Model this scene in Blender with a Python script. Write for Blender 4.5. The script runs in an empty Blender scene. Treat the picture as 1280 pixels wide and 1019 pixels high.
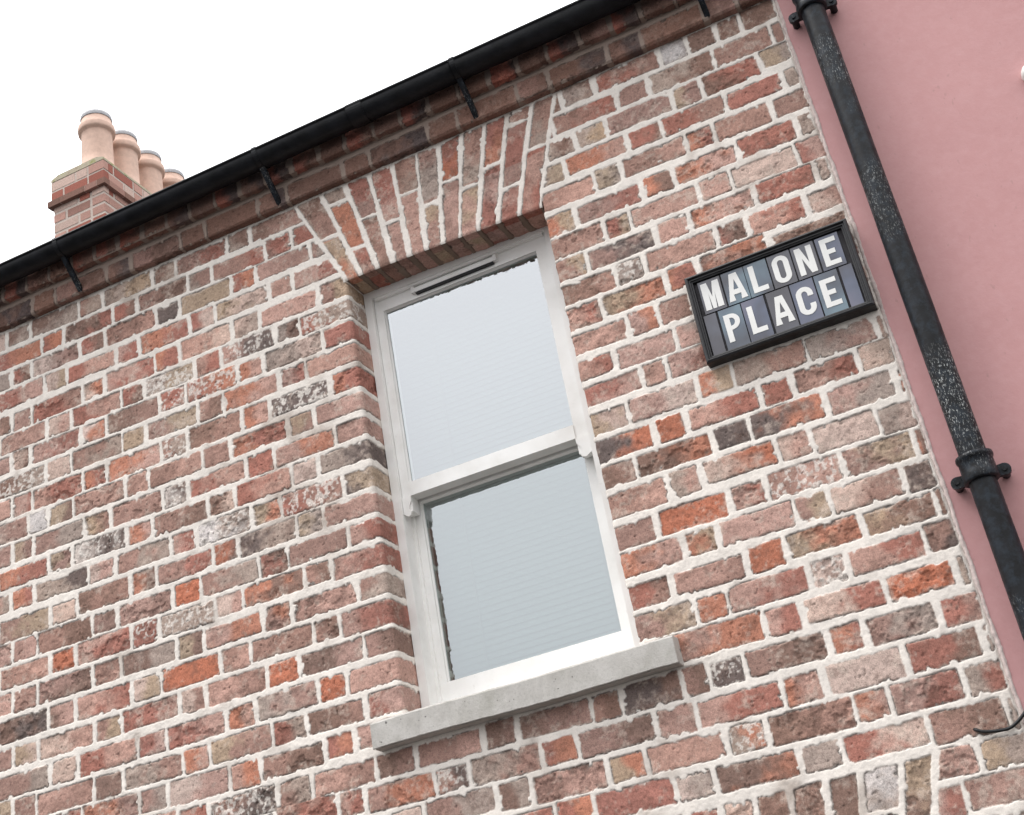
import bpy, bmesh, math, random
import numpy as np
from mathutils import Matrix, Vector
random.seed(7)
C = bpy.context.scene.collection
SC = bpy.context.scene

# ------------------------------------------------------------------ camera
F_PX = 1647.245
ROT = ((0.8975368, 0.3229767, 0.3001894), (0.4071047, -0.3454418, -0.8455387), (-0.1693914, 0.8811106, -0.4415321))
CAM = (0.956536, -3.352687, -2.265275)
cam_d = bpy.data.cameras.new("camera")
cam = bpy.data.objects.new("camera", cam_d)
C.objects.link(cam)
cam.matrix_world = Matrix.Translation(CAM) @ Matrix(ROT).to_4x4()
cam_d.sensor_fit = 'HORIZONTAL'
cam_d.sensor_width = 36.0
cam_d.lens = F_PX / 1280.0 * 36.0
cam_d.clip_start = 0.05
cam_d.clip_end = 500.0
SC.camera = cam

# ------------------------------------------------------------------ sky, sun, exposure
SUN_EL, SUN_AZ = math.radians(62), math.radians(-58)     # azimuth measured from straight out of the wall, towards the left
world = bpy.data.worlds.new("World")
SC.world = world
world.use_nodes = True
wt = world.node_tree
wt.nodes.clear()
wo = wt.nodes.new('ShaderNodeOutputWorld')
bg = wt.nodes.new('ShaderNodeBackground')
sky = wt.nodes.new('ShaderNodeTexSky')
sky.sky_type = 'NISHITA'
sky.sun_disc = False
sky.sun_elevation = SUN_EL
sun_dir = Vector((math.sin(SUN_AZ) * math.cos(SUN_EL), -math.cos(SUN_AZ) * math.cos(SUN_EL), math.sin(SUN_EL)))
sky.sun_rotation = math.atan2(sun_dir.x, sun_dir.y)
mixc = wt.nodes.new('ShaderNodeMix')
mixc.data_type = 'RGBA'
mixc.inputs['Factor'].default_value = 0.86               # cloud cover
tcw = wt.nodes.new('ShaderNodeTexCoord')
sep = wt.nodes.new('ShaderNodeSeparateXYZ')
wt.links.new(tcw.outputs['Generated'], sep.inputs[0])
mr = wt.nodes.new('ShaderNodeMapRange')                  # an overcast sky is about three times brighter overhead
mr.inputs['From Min'].default_value = 0.0
mr.inputs['From Max'].default_value = 1.0
mr.inputs['To Min'].default_value = 8.0
mr.inputs['To Max'].default_value = 29.0
wt.links.new(sep.outputs['Z'], mr.inputs['Value'])
vm = wt.nodes.new('ShaderNodeVectorMath')
vm.operation = 'SCALE'
vm.inputs[0].default_value = (1.0, 0.995, 1.005)
wt.links.new(mr.outputs[0], vm.inputs['Scale'])
wt.links.new(vm.outputs[0], mixc.inputs['B'])
wt.links.new(sky.outputs['Color'], mixc.inputs['A'])
wt.links.new(mixc.outputs['Result'], bg.inputs['Color'])
bg.inputs['Strength'].default_value = 0.09
wt.links.new(bg.outputs[0], wo.inputs['Surface'])
sd = bpy.data.lights.new("sun", 'SUN')
sd.energy = 1.25
sd.angle = math.radians(18)
sd.color = (1.0, 0.97, 0.93)
sun = bpy.data.objects.new("sun", sd)
C.objects.link(sun)
sun.rotation_euler = sun_dir.to_track_quat('Z', 'Y').to_euler()
SC.view_settings.view_transform = 'Standard'
SC.view_settings.look = 'None'
SC.view_settings.gamma = 1.0
SC.view_settings.use_curve_mapping = False
SC.view_settings.exposure = 0.47

# ------------------------------------------------------------------ helpers
def obj(name, me, mat=None, parent=None):
    o = bpy.data.objects.new(name, me)
    C.objects.link(o)
    if mat is not None:
        me.materials.append(mat)
    if parent is not None:
        o.parent = parent
    return o

def thing(name, label, cat, loc=(0, 0, 0)):
    o = bpy.data.objects.new(name, None)
    C.objects.link(o)
    o.location = loc
    o.empty_display_size = 0.2
    o['label'] = label
    o['category'] = cat
    return o

def finish(name, bm, mat, parent=None, smooth=False, bevel=0.0, segs=2, off=None):
    """bmesh -> object; geometry is given in world metres, `off` = parent's location"""
    if bevel > 0:
        es = [e for e in bm.edges if len(e.link_faces) == 2 and e.calc_face_angle(0) > 0.5]
        bmesh.ops.bevel(bm, geom=es, offset=bevel, segments=segs, affect='EDGES', profile=0.5, clamp_overlap=True)
    bmesh.ops.recalc_face_normals(bm, faces=bm.faces)
    if off is not None:
        bmesh.ops.translate(bm, verts=bm.verts, vec=-Vector(off))
    me = bpy.data.meshes.new(name)
    bm.to_mesh(me)
    bm.free()
    if smooth:
        for p in me.polygons:
            p.use_smooth = True
    return obj(name, me, mat, parent)

def box(bm, x0, x1, y0, y1, z0, z1):
    vs = [bm.verts.new(c) for c in ((x0, y0, z0), (x1, y0, z0), (x1, y1, z0), (x0, y1, z0), (x0, y0, z1), (x1, y0, z1), (x1, y1, z1), (x0, y1, z1))]
    return [bm.faces.new([vs[i] for i in f]) for f in ((0, 1, 5, 4), (1, 2, 6, 5), (2, 3, 7, 6), (3, 0, 4, 7), (4, 5, 6, 7), (3, 2, 1, 0))]

def prism(bm, prof, axis, a0, a1):
    """closed profile extruded along an axis; prof = list of the two other coords in xyz order"""
    def P(c, a):
        return {'x': (a, c[0], c[1]), 'y': (c[0], a, c[1]), 'z': (c[0], c[1], a)}[axis]
    A = [bm.verts.new(P(c, a0)) for c in prof]
    B = [bm.verts.new(P(c, a1)) for c in prof]
    n = len(prof)
    for i in range(n):
        bm.faces.new((A[i], A[(i + 1) % n], B[(i + 1) % n], B[i]))
    bm.faces.new(A[::-1])
    bm.faces.new(B)

def lathe(bm, prof, cx, cy, seg=32, jitter=0.0):
    """prof = [(radius, z)] from bottom to top round a vertical axis"""
    rings = []
    for r, z in prof:
        rings.append([bm.verts.new((cx + r * math.cos(2 * math.pi * i / seg), cy + r * math.sin(2 * math.pi * i / seg), z + random.uniform(-jitter, jitter))) for i in range(seg)])
    for a, b in zip(rings, rings[1:]):
        for i in range(seg):
            bm.faces.new((a[i], a[(i + 1) % seg], b[(i + 1) % seg], b[i]))
    return rings

def tube(bm, pts, r, seg=10):
    pts = [Vector(p) for p in pts]
    rings = []
    for i, p in enumerate(pts):
        t = (pts[min(i + 1, len(pts) - 1)] - pts[max(i - 1, 0)]).normalized()
        u = t.cross(Vector((0.13, 0.31, 0.94))).normalized()
        v = t.cross(u)
        rr = r[i] if isinstance(r, (list, tuple)) else r
        rings.append([bm.verts.new(p + (u * math.cos(a) + v * math.sin(a)) * rr) for a in [2 * math.pi * k / seg for k in range(seg)]])
    for a, b in zip(rings, rings[1:]):
        for i in range(seg):
            bm.faces.new((a[i], a[(i + 1) % seg], b[(i + 1) % seg], b[i]))
    bm.faces.new(rings[0][::-1])
    bm.faces.new(rings[-1])

def lin(c):
    return tuple(((v / 255) / 12.92 if v / 255 <= 0.04045 else ((v / 255 + 0.055) / 1.055) ** 2.4) for v in c)

class NT:
    """tiny helper round a material node tree"""
    def __init__(s, name, rough=0.8):
        s.m = bpy.data.materials.new(name)
        s.m.use_nodes = True
        s.t = s.m.node_tree
        s.b = s.t.nodes['Principled BSDF']
        s.b.inputs['Roughness'].default_value = rough
        s.tc = s.t.nodes.new('ShaderNodeTexCoord').outputs['Object']
    def n(s, kind, **kw):
        nd = s.t.nodes.new(kind)
        for k, v in kw.items():
            if k.startswith('_'):
                setattr(nd, k[1:], v)
            else:
                nd.inputs[k.replace('__', ' ')].default_value = v
        return nd
    def l(s, a, b):
        s.t.links.new(a, b)
    def noise(s, scale, detail=4, rough=0.55, vec=None, stretch=None):
        nd = s.n('ShaderNodeTexNoise', Scale=scale, Detail=detail, Roughness=rough)
        src = vec or s.tc
        if stretch:
            mp = s.n('ShaderNodeMapping')
            mp.inputs['Scale'].default_value = stretch
            s.l(src, mp.inputs['Vector'])
            src = mp.outputs['Vector']
        s.l(src, nd.inputs['Vector'])
        return nd.outputs['Fac']
    def ramp(s, fac, stops):
        r = s.n('ShaderNodeValToRGB')
        e = r.color_ramp.elements
        while len(e) < len(stops):
            e.new(0.5)
        for el, (p, c) in zip(e, stops):
            el.position = p
            el.color = (c[0], c[1], c[2], 1) if isinstance(c, (tuple, list)) else (c, c, c, 1)
        s.l(fac, r.inputs['Fac'])
        return r.outputs['Color']
    def mix(s, fac, a, b, mode='MIX'):
        m = s.n('ShaderNodeMix', _data_type='RGBA', _blend_type=mode)
        for v, k in ((fac, 'Factor'), (a, 'A'), (b, 'B')):
            if hasattr(v, 'is_linked'):
                s.l(v, m.inputs[k])
            elif isinstance(v, (int, float)):
                m.inputs[k].default_value = v
            else:
                m.inputs[k].default_value = (v[0], v[1], v[2], 1)
        return m.outputs['Result']
    def bump(s, h, strength, dist):
        b = s.n('ShaderNodeBump', Strength=strength, Distance=dist)
        s.l(h, b.inputs['Height'])
        if s.b.inputs['Normal'].is_linked:
            s.l(s.b.inputs['Normal'].links[0].from_socket, b.inputs['Normal'])
        s.l(b.outputs['Normal'], s.b.inputs['Normal'])
    def col(s, c):
        if hasattr(c, 'is_linked'):
            s.l(c, s.b.inputs['Base Color'])
        else:
            s.b.inputs['Base Color'].default_value = (c[0], c[1], c[2], 1)
        return s

# ------------------------------------------------------------------ materials
def m_masonry():
    k = NT('masonry', 0.92)
    a = k.n('ShaderNodeAttribute')
    a.attribute_name = 'Col'
    f = k.ramp(k.noise(420, 3, 0.6), [(0.3, 0.66), (0.5, 1.0), (0.72, 1.22)])
    g = k.ramp(k.noise(130, 4, 0.6), [(0.30, 0.76), (0.5, 1.0), (0.75, 1.18)])
    dk = k.ramp(k.noise(520, 2, 0.5), [(0.30, 0.45), (0.40, 1.0)])
    g = k.mix(1.0, g, dk, 'MULTIPLY')
    grain = k.mix(1.0, f, g, 'MULTIPLY')
    soft = k.mix(0.28, (1, 1, 1), grain)                    # mortar (alpha 0) is finer than brick (alpha 1)
    k.col(k.mix(1.0, a.outputs['Color'], k.mix(a.outputs['Alpha'], soft, grain), 'MULTIPLY'))
    k.bump(k.noise(330, 4, 0.65), 0.6, 0.0016)
    k.b.inputs['Specular IOR Level'].default_value = 0.25
    return k.m
def m_white_paint():
    k = NT('white_painted_wood', 0.42)
    c = k.ramp(k.noise(9, 5), [(0.3, (0.72, 0.705, 0.67)), (0.6, (0.82, 0.81, 0.785))])
    c = k.mix(k.ramp(k.noise(60, 5, 0.7), [(0.62, 0.0), (0.78, 0.3)]), c, (0.42, 0.39, 0.34))
    k.col(c)
    k.bump(k.noise(40, 3), 0.15, 0.002)
    return k.m
def m_concrete():
    k = NT('sill_concrete', 0.9)
    c = k.ramp(k.noise(14, 6, 0.65), [(0.3, (0.39, 0.37, 0.34)), (0.65, (0.50, 0.48, 0.45))])
    c = k.mix(k.ramp(k.noise(160, 3, 0.7), [(0.34, 0.35), (0.46, 0.0)]), c, (0.27, 0.26, 0.24))
    c = k.mix(k.ramp(k.noise(55, 2, 0.5), [(0.70, 0.0), (0.74, 0.85)]), c, (0.07, 0.065, 0.06))
    c = k.mix(k.ramp(k.noise(6, 6, 0.7), [(0.5, 0.0), (0.72, 0.5)]), c, (0.24, 0.235, 0.19))
    k.col(c)
    k.bump(k.noise(180, 4, 0.7), 0.6, 0.002)
    return k.m
def m_black_paint(name, speck, flake=(0.55, 0.57, 0.56)):
    k = NT(name, 0.42)
    base = k.ramp(k.noise(22, 4), [(0.35, (0.005, 0.0055, 0.0065)), (0.7, (0.012, 0.013, 0.016))])
    if speck:
        band = k.ramp(k.noise(2.6, 2, 0.5), [(0.46, 0.0), (0.60, 1.0)])
        dots = k.ramp(k.noise(170, 4, 0.8, stretch=(1.5, 1.5, 0.55)), [(0.56, 0.0), (0.64, 1.0)])
        blue = k.mix(k.ramp(k.noise(45, 4, 0.7), [(0.45, 0.0), (0.62, 0.75)]), base, (0.018, 0.025, 0.034))
        base = k.mix(k.mix(1.0, band, dots, 'MULTIPLY'), blue, flake)
    k.col(base)
    k.l(k.ramp(k.noise(30, 4), [(0.3, 0.28), (0.7, 0.55)]), k.b.inputs['Roughness'])
    k.b.inputs['Specular IOR Level'].default_value = 0.2
    k.bump(k.noise(140, 4, 0.65), 0.35, 0.0015)
    return k.m
def m_pink():
    k = NT('pink_painted_render', 0.85)
    c = k.ramp(k.noise(2.2, 5, 0.6), [(0.3, (0.475, 0.25, 0.247)), (0.7, (0.515, 0.278, 0.274))])
    c = k.mix(k.ramp(k.noise(28, 6, 0.7), [(0.42, 0.0), (0.8, 0.5)]), c, (0.56, 0.33, 0.33))
    c = k.mix(k.ramp(k.noise(75, 2, 0.5, stretch=(1, 1, 0.5)), [(0.70, 0.0), (0.76, 0.4)]), c, (0.34, 0.20, 0.19))
    k.col(c)
    k.bump(k.noise(90, 5, 0.6), 0.3, 0.002)
    k.bump(k.noise(9, 3, 0.5), 0.10, 0.012)
    return k.m
def m_flat(name, c, rough=0.6, spec=0.5, bump=0.0, scale=80, var=0.12):
    k = NT(name, rough)
    k.col(k.ramp(k.noise(scale * 0.4, 5, 0.65), [(0.3, tuple(v * (1 - var) for v in c)), (0.7, tuple(min(1, v * (1 + var)) for v in c))]))
    k.b.inputs['Specular IOR Level'].default_value = spec
    if bump:
        k.bump(k.noise(scale, 4, 0.6), bump, 0.002)
    return k.m
def m_glass(name, tint):
    k = NT(name, 0.02)
    t = k.t
    out = t.nodes['Material Output']
    tr = k.n('ShaderNodeBsdfTransparent')
    tr.inputs['Color'].default_value = (0.80, 0.86, 0.85, 1)
    gl = k.n('ShaderNodeBsdfGlossy', Roughness=0.015)
    gl.inputs['Color'].default_value = tint
    fr = k.n('ShaderNodeFresnel', IOR=1.9)
    ad = k.n('ShaderNodeMath', _operation='ADD')
    ad.inputs[1].default_value = 0.27
    k.l(fr.outputs[0], ad.inputs[0])
    mx = k.n('ShaderNodeMixShader')
    geo = k.n('ShaderNodeNewGeometry')                   # reflect once, at the street side of the glass
    inv = k.n('ShaderNodeMath', _operation='SUBTRACT')
    inv.inputs[0].default_value = 1.0
    k.l(geo.outputs['Backfacing'], inv.inputs[1])
    mu = k.n('ShaderNodeMath', _operation='MULTIPLY')
    k.l(ad.outputs[0], mu.inputs[0])
    k.l(inv.outputs[0], mu.inputs[1])
    k.l(mu.outputs[0], mx.inputs[0])
    k.l(tr.outputs[0], mx.inputs[1])
    k.l(gl.outputs[0], mx.inputs[2])
    k.l(mx.outputs[0], out.inputs['Surface'])
    b = k.n('ShaderNodeBump', Strength=0.065, Distance=0.0022)
    k.l(k.noise(42, 2, 0.45, stretch=(1.0, 1, 1.3)), b.inputs['Height'])
    b2 = k.n('ShaderNodeBump', Strength=0.05, Distance=0.0005)
    k.l(k.noise(110, 1, 0.4, stretch=(0.5, 1, 2.0)), b2.inputs['Height'])
    k.l(b.outputs[0], b2.inputs['Normal'])
    k.l(b2.outputs[0], gl.inputs['Normal'])
    t.nodes.remove(k.b)
    return k.m

MASON = m_masonry()
WHITE = m_white_paint()
CONC = m_concrete()
GUTTER = m_black_paint('black_gutter_plastic', False)
IRON = m_black_paint('flaking_black_cast_iron', True)
FRAMEB = m_flat('black_sign_paint', (0.009, 0.009, 0.0105), 0.4, 0.4, 0.4, 90, 0.5)
PINK = m_pink()
GLASS = m_glass('window_glass', (0.93, 0.96, 0.985, 1))
GLASSG = m_glass('greenish_old_glass', (0.85, 0.90, 0.915, 1))
SLATE = m_flat('roof_slate', (0.07, 0.075, 0.085), 0.6, 0.5, 0.5, 30, 0.3)
TERRA = m_flat('terracotta', (0.60, 0.42, 0.335), 0.75, 0.3, 0.3, 60, 0.12)
# ------------------------------------------------------------------ the brickwork
# every visible brick of the main wall, as surveyed on the photograph: tile origin and scale, then
# x y of the brick's middle, length class, colours.  They are put onto the wall plane (y = 0) below.
BRICKS = """
T 680 0 2.1333
225 190 S rm;350 140 H w;415 105 H b;500 75 H b;595 30 S b;85 250 H gb
110 305 S mr;235 250 H m;370 195 S gb;535 125 S m;630 85 H m
45 395 H gb;125 360 H gy;255 305 S m;385 250 H ym;505 205 S br;625 145 T yg
22 465 H gy;135 420 S op;270 360 H rb;405 310 S rm;565 245 S r;665 205 H g
60 515 S mp;165 475 H yg;295 420 S mp;420 370 H or;535 325 S m;660 275 T m
40 600 H oy;175 545 S mr;305 490 H ob;435 440 S op;600 370 S r;700 330 H g
320 555 S p;460 495 H p;590 450 S l;710 400 H rp
480 555 S op;650 490 S r;750 450 H gl
510 615 H rb;625 575 S pr;755 530 T lp
T 640 255 4
325 195 S mp;520 115 H ry;740 50 S pr
290 325 H my;550 230 S mk;810 130 H p
370 430 S bm;580 340 H gW;840 240 S p;1250 90 T p
350 560 T pr;600 470 S yo;860 365 H or;1100 250 S mo
430 660 S pm;650 595 H po;815 520 H mb
415 820 T pr;665 730 S p;890 660 H pg
490 930 S rp;715 850 H mp;890 780 T pr
T 0 0 1
760 527 T yl;826 503 S pl;896 477 H oy;962 453 S gm;1055 422 S gm;1100 410 Q mg
905 511 S pr;973 492 H r;1036 465 S pr;1097 442 T lg
1080 489 S pg;1126 477 Q o
T 700 510 4
310 190 S kO;550 100 H O
285 340 H bm;575 240 S bo;860 130 H kk;1144 45 S ko
385 455 S mp;620 375 H gp;900 275 S lO
1180 185 H lp
360 640 T m;665 535 S O;940 430 H pr
450 760 S op;700 665 H oy;985 585 S p
440 935 T rm;740 850 S pm;1035 740 H OO
1040 910 S pr
T 960 510 4
400 115 S l;655 45 T gl
190 345 S mpW;555 225 S my;770 170 Q Ob
240 490 H my;490 425 S lm;765 340 H kk
290 635 S yo;660 540 S yb;880 465 Q b
310 810 H lW;600 735 S pr;865 640 H mk
790 860 S OO;985 810 H g
T 0 0 1
831 777 S my;887 762 H o
906 794 S po;980 779 H pr;1057 750 S lr
T 860 740 3.048
145 310 H kW;380 245 S mb;610 170 H or;830 120 S mg;1045 65 T rm
200 430 S pr;445 365 H op;685 300 S l;985 220 S rb;1145 175 Q g
225 560 H goW;475 495 S bm;715 430 H op;920 380 S pr;1140 325 T gr
50 745 H pgW;260 685 S bo;510 625 H g;765 570 S rl;1075 490 S mb;1235 460 Q g
1055 640 T mp;1215 605 S yg
1030 800 H pr;1190 750 S mp
T 640 765 4
215 545 S bm;490 470 H mb;710 400 S kb;905 340 H mb
235 700 H ro;530 620 S mb;815 545 H p
290 850 S mp;575 775 H yo;880 700 S p
620 935 S r;925 875 H lg;315 990 H ro
T 0 0 1
626 915 H bm;632 955 S gm;644 996 H bg
T 320 765 4
700 760 T bm;960 690 S mp
725 915 S mo;990 830 H mkW
470 960 H pr;1025 950 S mg;265 985 S mr
T 0 765 4
125 75 S my;325 10 H l
15 230 H mp;120 185 H mp;325 115 S mb;535 50 H mb
130 305 S mp;315 240 H O;520 170 S pr;725 105 H rW;945 50 S gW
10 465 H p;120 440 H m;325 370 S mb;545 295 H mp;745 235 S bg;960 165 H yb;1160 100 S po
115 580 S bk;310 515 H bp;520 450 S pr;735 385 H ly;955 300 S OO;1180 235 H mp
10 750 H m;130 705 H yl;335 655 S lp;545 580 H my;755 510 S rm;970 445 H lm;1180 375 S pm
115 855 S mg;325 795 H l;545 725 S rp;765 660 H rp;985 590 S rp;1210 525 H op
20 1000 H y;115 985 H m;330 930 S pm;545 875 H b;770 800 S gm;995 735 H op;1190 670 S ym
560 990 S om;765 945 H mg;1000 870 S lp;1230 820 H po
1210 975 S mkW
T 240 740 3.653
395 105 H mo;600 55 S mp
415 235 S m;625 170 H mb;810 115 S pr
640 300 S bp;420 365 H OO;860 230 H mb
435 500 S gm;660 430 H OO;840 380 S p
460 630 H rg;670 565 S bm;885 500 T rp
465 775 S mb;680 695 H ro;790 660 Q p
475 915 H mg;715 845 S pm
T 0 0 1
246 766 S mg;286 753 H lp;342 736 S ob;400 716 H mb;452 702 S pr;472 732 H mg
25 525 H pm;72 506 S rm;5 535 H pb
30 550 S p;74 530 H lp;122 512 S rp
T 0 510 4
10 300 H p;105 250 H lb;275 200 S pr;470 120 H lo;668 42 S bm
110 380 S bgW;295 295 H l;490 225 S mg;670 155 H y;860 85 S my
15 515 H p;105 485 H pr;290 420 S pr;475 345 H or;675 275 S op;875 195 H mgW;1075 115 S bm
50 625 S gm;180 575 H w;305 525 H yb;500 450 S p;685 380 H mp;880 310 S mp;1080 235 H m
20 750 H m;115 715 H ym;295 645 S mg;490 580 H ym;690 500 S m;870 440 H wkW;1090 360 S rp
120 840 S or;305 765 H ym;500 690 S wkW;700 620 H op;905 560 S mb;1110 470 H bl
10 985 H pg;105 955 H or;315 890 S gk;510 810 H lp;720 740 S mg;925 670 H pr
520 925 S bm;720 870 H ob;925 800 S mr;1130 715 H Ob
T 0 0 1
180 761 S pm;235 740 H O;287 722 S mg
T 240 485 4
95 95 H mb;290 35 S op
320 135 H op;540 60 S kWW
20 375 H r;120 320 H mr;340 250 S or;550 180 H ym;760 95 S mp
340 375 H r;570 300 S po;790 215 H mp
355 500 S rp;575 410 H l;770 345 S gk
160 700 S wgW;370 620 H yo;600 545 S rmW;835 465 H ky
380 755 S kg;600 670 H yg;800 610 S mp
410 875 H rb;630 800 S m;860 715 H pr
T 0 255 4
95 660 H bg;275 580 S bg;460 510 H mg;640 420 S gy;820 345 H bg;1010 270 S mr;1190 185 H gb
95 765 S ro;265 685 H ro;445 615 S br;625 530 H rb;810 450 S mb;1000 375 H gm;1190 310 S mr
15 900 H g;110 850 H rb;275 785 S lm;470 695 H rb;650 620 S mp;845 545 H kk;1025 470 S yy;1220 385 H ro
110 950 S rp;280 885 H ly;460 815 S rp;640 745 H pr;820 665 S or;1015 580 H rl
475 925 H lo;650 850 S pr;840 775 H or;1030 690 S pl;1225 610 H lg
665 955 H rb;850 880 S gyW;1035 805 H mr
865 975 H rW;1065 895 S roW;1250 835 H op
T 240 230 4
425 200 S bm
435 300 H mr;560 245 H r
455 390 S pm;630 325 Q mg
250 590 S yl;450 520 H pm;630 440 S pr
490 620 S p;705 540 H my
285 803 S pkW;480 740 H gb;680 660 S rgW
505 840 S gl;730 750 H r
515 950 H pr;705 880 S p
770 970 H or
"""
CH = 0.088                                   # one course
XE = 0.866                                   # right-hand end of the brick front
WX0, WX1, WZ0, WZ1 = -0.728, -0.003, -1.362, 0.148   # window opening
LEN = {'S': .225, 'T': .165, 'H': .11, 'Q': .07}
PAL = {'o': (190, 122, 96), 'O': (188, 107, 76), 'r': (166, 103, 89), 'p': (190, 149, 136), 'm': (162, 124, 112), 'b': (131, 99, 87),
       'k': (94, 80, 78), 'g': (168, 149, 138), 'y': (179, 154, 130), 'w': (216, 207, 202), 'l': (208, 181, 168)}
PALK = sorted(PAL)
PALA = np.array([lin(PAL[k]) for k in PALK]) * 0.87
MORTAR_C = np.array(lin((234, 226, 217))) * 0.86
rs = np.random.RandomState(11)

def lattice(seed):
    return np.random.RandomState(seed).rand(512, 512).astype(np.float32)
_lat = {}
def vnoise(u, v, scale, seed=0):
    """value noise, about one feature per `scale` metres, 0..1"""
    L = _lat.setdefault(seed % 7, lattice(seed % 7 + 3))
    a = u / scale + 37.3 * seed
    b = v / scale + 91.7 * seed
    i = np.floor(a); j = np.floor(b)
    fa = a - i; fb = b - j
    i = i.astype(np.int64) % 512; j = j.astype(np.int64) % 512
    fa = fa * fa * (3 - 2 * fa); fb = fb * fb * (3 - 2 * fb)
    i1 = (i + 1) % 512; j1 = (j + 1) % 512
    return (L[i, j] * (1 - fa) + L[i1, j] * fa) * (1 - fb) + (L[i, j1] * (1 - fa) + L[i1, j1] * fa) * fb
def fbm(u, v, scale, seed=0, oct=3):
    s = 0; w = 0.5; t = 0
    for o in range(oct):
        s = s + w * vnoise(u, v, scale / 2 ** o, seed + o); t += w; w *= 0.55
    return s / t
def sstep(a, b, x):
    t = np.clip((x - a) / (b - a), 0, 1)
    return t * t * (3 - 2 * t)

RANDC = ['m', 'p', 'mb', 'pr', 'mp', 'r', 'op', 'g', 'b', 'lp', 'my', 'rb', 'o', 'gm', 'pm', 'bk', 'l', 'y']
def fill_between(a, b, nxt):
    """bricks alternating in length that fill a..b exactly"""
    L = b - a
    out = []
    seq = []; tot = 0; t = nxt
    while tot + LEN[t] * 0.75 < L:
        seq.append(t); tot += LEN[t]; t = 'H' if t == 'S' else 'S'
    if not seq:
        seq = ['H']; tot = LEN['H']
    k = L / tot; x = a
    for t in seq:
        out.append([x, x + LEN[t] * k, RANDC[rs.randint(len(RANDC))], rs.uniform(-.06, .06)]); x += LEN[t] * k
    return out
def build_rows():
    data = {}
    for line in BRICKS.strip().splitlines():
        if line[0] == 'T':
            ox, oy, sc = [float(q) for q in line.split()[1:]]
            continue
        for it in line.split(';'):
            x, y, t, c = it.split()
            d = Matrix(ROT) @ Vector(((ox + float(x) / sc - 640) / F_PX, -(oy + float(y) / sc - 509.5) / F_PX, -1))
            s = -CAM[1] / d.y
            wx, wz = CAM[0] + d.x * s, CAM[2] + d.z * s
            k = int(round(-wz / CH - .5))
            data.setdefault(k, []).append((wx, t, c, -wz / CH - .5 - k))
    for k in data:                        # a brick read twice on neighbouring tiles counts once
        r = sorted(data[k])
        if k == 2: r = [q for q in r if not (q[1] == 'T' and q[2] == 'p')]
        if k == 3: r = [q for q in r if not (abs(q[0] + 1.375) < .03 and q[2] == 'r')]
        i = 0
        while i < len(r) - 1:
            if r[i + 1][0] - r[i][0] < .16 * (LEN[r[i][1]] + LEN[r[i + 1][1]]):
                del r[i if abs(r[i][3]) > abs(r[i + 1][3]) else i + 1]
            else:
                i += 1
        data[k] = r
    rows = {}
    for k in range(-6, 44):
        src = data.get(k, [])
        opening = -2 <= k <= 15
        segs = [([b for b in src if b[0] < -.36], -6.3, WX0 + .25), ([b for b in src if b[0] >= -.36], WX1 - .25, XE + .002)] if opening else [(src, -6.3, XE + .002)]
        out = []
        for bl, lo, hi in segs:
            if not bl:
                out += fill_between(lo + rs.uniform(-.15, 0), hi, 'S' if k % 2 else 'H'); continue
            rng = []
            for x, t, c, o in bl:
                rng.append([x - LEN[t] / 2, x + LEN[t] / 2, c, o, t])
            fin = []
            first = rng[0]
            if opening and lo > -1:
                first[0] = lo                # the quoin brick turns into the reveal
            elif first[0] - lo > .05:
                n0 = fill_between(0, first[0] - lo, 'H' if first[4] == 'S' else 'S')
                fin += sorted([[first[0] - b, first[0] - a, c, o] for a, b, c, o in n0])
            for i, b in enumerate(rng):
                if i:
                    pr = rng[i - 1]
                    gap = b[0] - pr[1]
                    if gap > .055:
                        fin.append(pr[:4]); fin += fill_between(pr[1], b[0], 'H' if pr[4] == 'S' else 'S')
                    else:
                        wa, wb = LEN[pr[4]], LEN[b[4]]
                        ca = (pr[0] + pr[1]) / 2 if i > 1 or pr[0] > lo + .001 else pr[1] - wa / 2
                        m = pr[1] + gap * .5
                        pr[1] = m; b[0] = m; fin.append(pr[:4])
            last = rng[-1]
            if opening and hi < -.3:
                last[1] = hi
            elif hi - last[1] > .055:
                fin.append(last[:4]); fin += fill_between(last[1], hi, 'H' if last[4] == 'S' else 'S'); last = None
            else:
                last[1] = hi
            if last is not None:
                fin.append(last[:4])
            out += fin
        rows[k] = sorted(out)
    return rows
ROWS = build_rows()

def brick_sdf(u, v, cx, hx, cz, hz, sx, sz, r=.0045):
    """depth inside a rounded, slightly skewed rectangle (positive inside)"""
    dx = u - cx; dz = v - cz - sz * dx
    dx = dx - sx * dz
    qx = np.abs(dx) - hx + r; qz = np.abs(dz) - hz + r
    return -(np.hypot(np.maximum(qx, 0), np.maximum(qz, 0)) + np.minimum(np.maximum(qx, qz), 0) - r), dx, dz

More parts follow.
